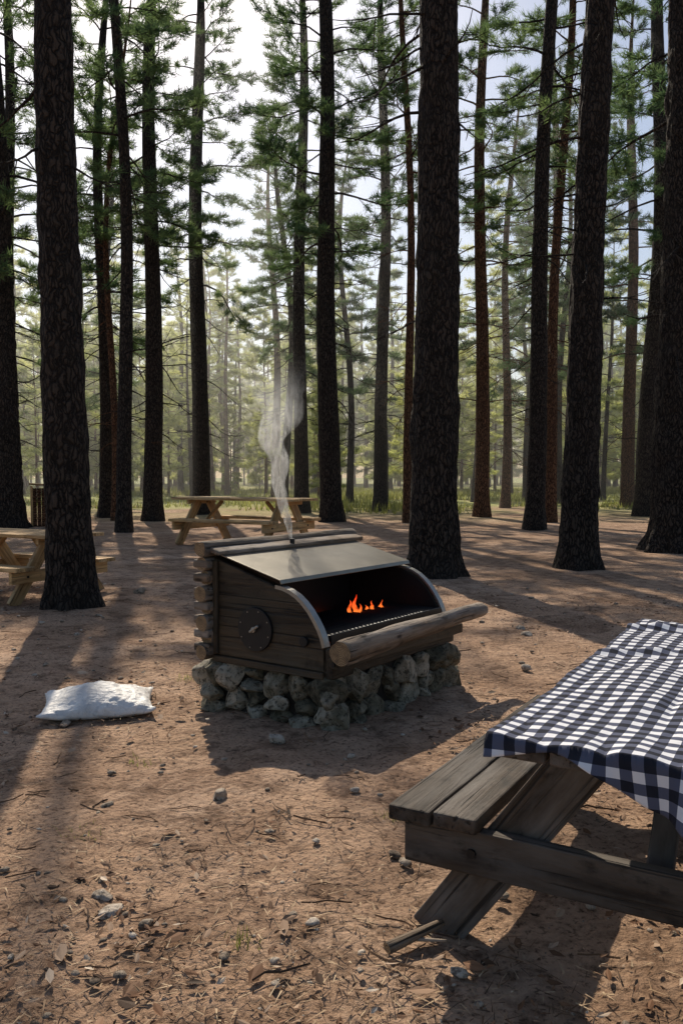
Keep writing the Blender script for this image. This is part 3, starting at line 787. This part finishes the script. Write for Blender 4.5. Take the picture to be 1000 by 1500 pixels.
def put(me, x, y, rz=0, sc=1, name='pine_tree', parent=None, z=None):
    o = D.objects.new(name, me); COL.objects.link(o); o.location = (x, y, (gzf(x, y) if z is None else z)-.02); o.rotation_euler = (0, 0, rz); o.scale = (sc,)*3
    if parent: o.parent = parent
    return o
# (x, y, base radius, height, crown start, branch length, branches, lean x per 10 m, red bark, hero, bend)
TREES = [
 (-2.86, 9.0, .235, 17, 10.5, 1.6, 16, -.16, 0, 1, .06),
 (-8.45, 21.8, .36, 20, 6.0, 3.1, 44, -.30, 0, 1, .1),
 (-5.25, 20.6, .19, 18, 7.8, 2.3, 32, .05, 0, 0, .16),
 (-5.75, 26.0, .30, 20, 8.0, 3.0, 42, .10, 0, 0, .1),
 (-5.0, 30.5, .33, 22, 8.0, 3.3, 48, -.05, 0, 0, .1),
 (-1.45, 31.0, .27, 22, 8.0, 3.2, 48, -.02, 0, 0, .1),
 (-.30, 25.0, .33, 20, 7.6, 3.1, 42, -.18, 0, 0, .1),
 (1.5, 33.0, .27, 23, 9.5, 3.0, 46, .08, 0, 0, .1),
 (1.95, 25.0, .145, 19, 9.8, 2.0, 22, -.05, 1, 0, .14),
 (1.25, 11.6, .33, 19, 10.5, 2.0, 16, .03, 0, 1, .06),
 (4.6, 28.0, .25, 21, 8.3, 3.0, 42, -.05, 1, 0, .1),
 (4.95, 21.9, .25, 20, 9.0, 2.5, 28, .20, 0, 0, .1),
 (6.1, 25.0, .18, 20, 9.2, 2.4, 30, .20, 1, 0, .16),
 (3.5, 12.6, .27, 18, 10, 2.0, 18, .24, 0, 1, .06),
 (10.3, 29.0, .36, 22, 6.5, 3.4, 50, .25, 0, 0, .2),
 (6.2, 15.8, .46, 20, 7.0, 2.8, 28, .02, 0, 1, .1),
 (-7.6, 27.5, .22, 20, 6.0, 3.1, 44, .05, 0, 0, .15),
 (-6.9, 26.0, .12, 17, 7.0, 1.9, 22, .10, 1, 0, .3),
 (-10.8, 28.0, .25, 21, 5, 3.4, 48, .0, 0, 0, .1),
 (9.2, 38.0, .26, 22, 6, 3.2, 46, .1, 1, 0, .1),
 (12.4, 37.0, .30, 22, 6, 3.2, 46, .0, 1, 0, .1),
 (-2.5, 37.0, .20, 17, 6, 2.8, 36, .2, 0, 0, .4),
 (.4, 41.0, .18, 18, 6, 2.8, 38, -.1, 0, 0, .3),
 (6.9, 36.0, .20, 18, 5, 3.0, 42, .1, 1, 0, .2),
 (-10.2, 37.0, .2, 18, 4, 3.0, 42, .1, 0, 0, .2),
]
for i, (x, y, r0, H, c0, Lm, nb, ln, red, hero, bd) in enumerate(TREES):
    me = make_tree('pine_tree', 10+i, H, r0, c0, Lm, nb, M_BARK_RED if red else M_BARK, M_NEEDLE, (ln, 0), 24, bool(hero), nper=24, nlen=.24, nw=.022, tuft_step=.18, dens=.84, rtop=.4, bend=bd, zthin=1.0+.556*y)
    put(me, x, y)
FOR = empty('distant_pine_forest')
bgm = []
for i in range(6):
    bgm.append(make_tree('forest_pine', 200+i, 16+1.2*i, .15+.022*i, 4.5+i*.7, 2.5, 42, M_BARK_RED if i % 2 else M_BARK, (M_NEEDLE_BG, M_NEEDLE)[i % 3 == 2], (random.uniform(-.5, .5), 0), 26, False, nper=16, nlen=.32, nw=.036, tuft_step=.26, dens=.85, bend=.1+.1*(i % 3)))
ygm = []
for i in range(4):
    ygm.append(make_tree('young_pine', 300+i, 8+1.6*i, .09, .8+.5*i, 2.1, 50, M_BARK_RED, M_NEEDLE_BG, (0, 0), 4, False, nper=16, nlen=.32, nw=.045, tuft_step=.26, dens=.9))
rr = random.Random(3); placed = []
def scatter(meshes, n, y0, y1, smin, smax, dmin, nm):
    k = 0; t = 0
    while k < n and t < n*30:
        t += 1; y = y0+(y1-y0)*rr.random(); x = rr.uniform(-1, 1)*(y*.46+5)
        if any((x-a)**2+(y-b)**2 < dmin*dmin for a, b in placed): continue
        if any((x-q[0])**2+(y-q[1])**2 < 4 for q in TREES): continue
        placed.append((x, y)); put(rr.choice(meshes), x, y, rr.uniform(0, 6.28), rr.uniform(smin, smax), nm, FOR, 0); k += 1
scatter(bgm, 22, 40, 60, .75, 1.05, 3.0, 'forest_pine')
scatter(ygm, 28, 42, 70, .7, 1.3, 2.6, 'young_pine')
scatter(bgm, 60, 62, 120, .85, 1.25, 2.4, 'forest_pine')
scatter(ygm, 90, 66, 110, .9, 1.6, 2.0, 'young_pine')
scatter(ygm, 110, 110, 135, 1.2, 2.0, 1.6, 'young_pine')

# thin real haze standing among the far trees (homogeneous scattering)
m, nt = new_mat('forest_haze')
vs = N(nt, 'ShaderNodeVolumeScatter', ins={'Color': (1, .98, .93, 1), 'Density': .0050, 'Anisotropy': .68})
o = N(nt, 'ShaderNodeOutputMaterial'); nt.links.new(vs.outputs[0], o.inputs['Volume'])
HV = [(-75, 27, -.5), (75, 27, -.5), (75, 150, -.5), (-75, 150, -.5), (-75, 27, 16), (75, 27, 16), (75, 150, 16), (-75, 150, 16)]
obj_from('forest_haze', HV, [(0, 3, 2, 1), (4, 5, 6, 7), (0, 1, 5, 4), (1, 2, 6, 5), (2, 3, 7, 6), (3, 0, 4, 7)], [m])

# ------------------------------------------------------------ sky, sun, camera
AZ, EL = math.radians(-14), math.radians(40.5)
w = D.worlds.new('World'); scene.world = w; w.use_nodes = True; nt = w.node_tree; nt.nodes.clear()
sk = N(nt, 'ShaderNodeTexSky', sky_type='NISHITA', sun_disc=False, sun_elevation=EL, sun_rotation=AZ, air_density=1.0, dust_density=1.4)
bg = N(nt, 'ShaderNodeBackground', ins={'Color': sk.outputs[0], 'Strength': .105}); N(nt, 'ShaderNodeOutputWorld', ins={0: bg.outputs[0]})
sl = D.lights.new('sun', 'SUN'); sl.energy = 5; sl.angle = math.radians(.5); sl.color = (1, .89, .73)
so = D.objects.new('sun', sl); COL.objects.link(so)
S = Vector((math.sin(AZ)*math.cos(EL), math.cos(AZ)*math.cos(EL), math.sin(EL))); so.rotation_euler = S.to_track_quat('Z', 'Y').to_euler(); so.location = S*60
cam = D.cameras.new('camera'); co = D.objects.new('camera', cam); COL.objects.link(co)
cam.sensor_fit = 'VERTICAL'; cam.sensor_height = 36; cam.lens = 30; cam.clip_start = .05; cam.clip_end = 1000
co.location = (0, 0, 1.4); co.rotation_euler = (math.radians(90-2.52), 0, 0)
scene.camera = co
scene.view_settings.view_transform = 'Standard'; scene.view_settings.look = 'None'; scene.view_settings.exposure = 0
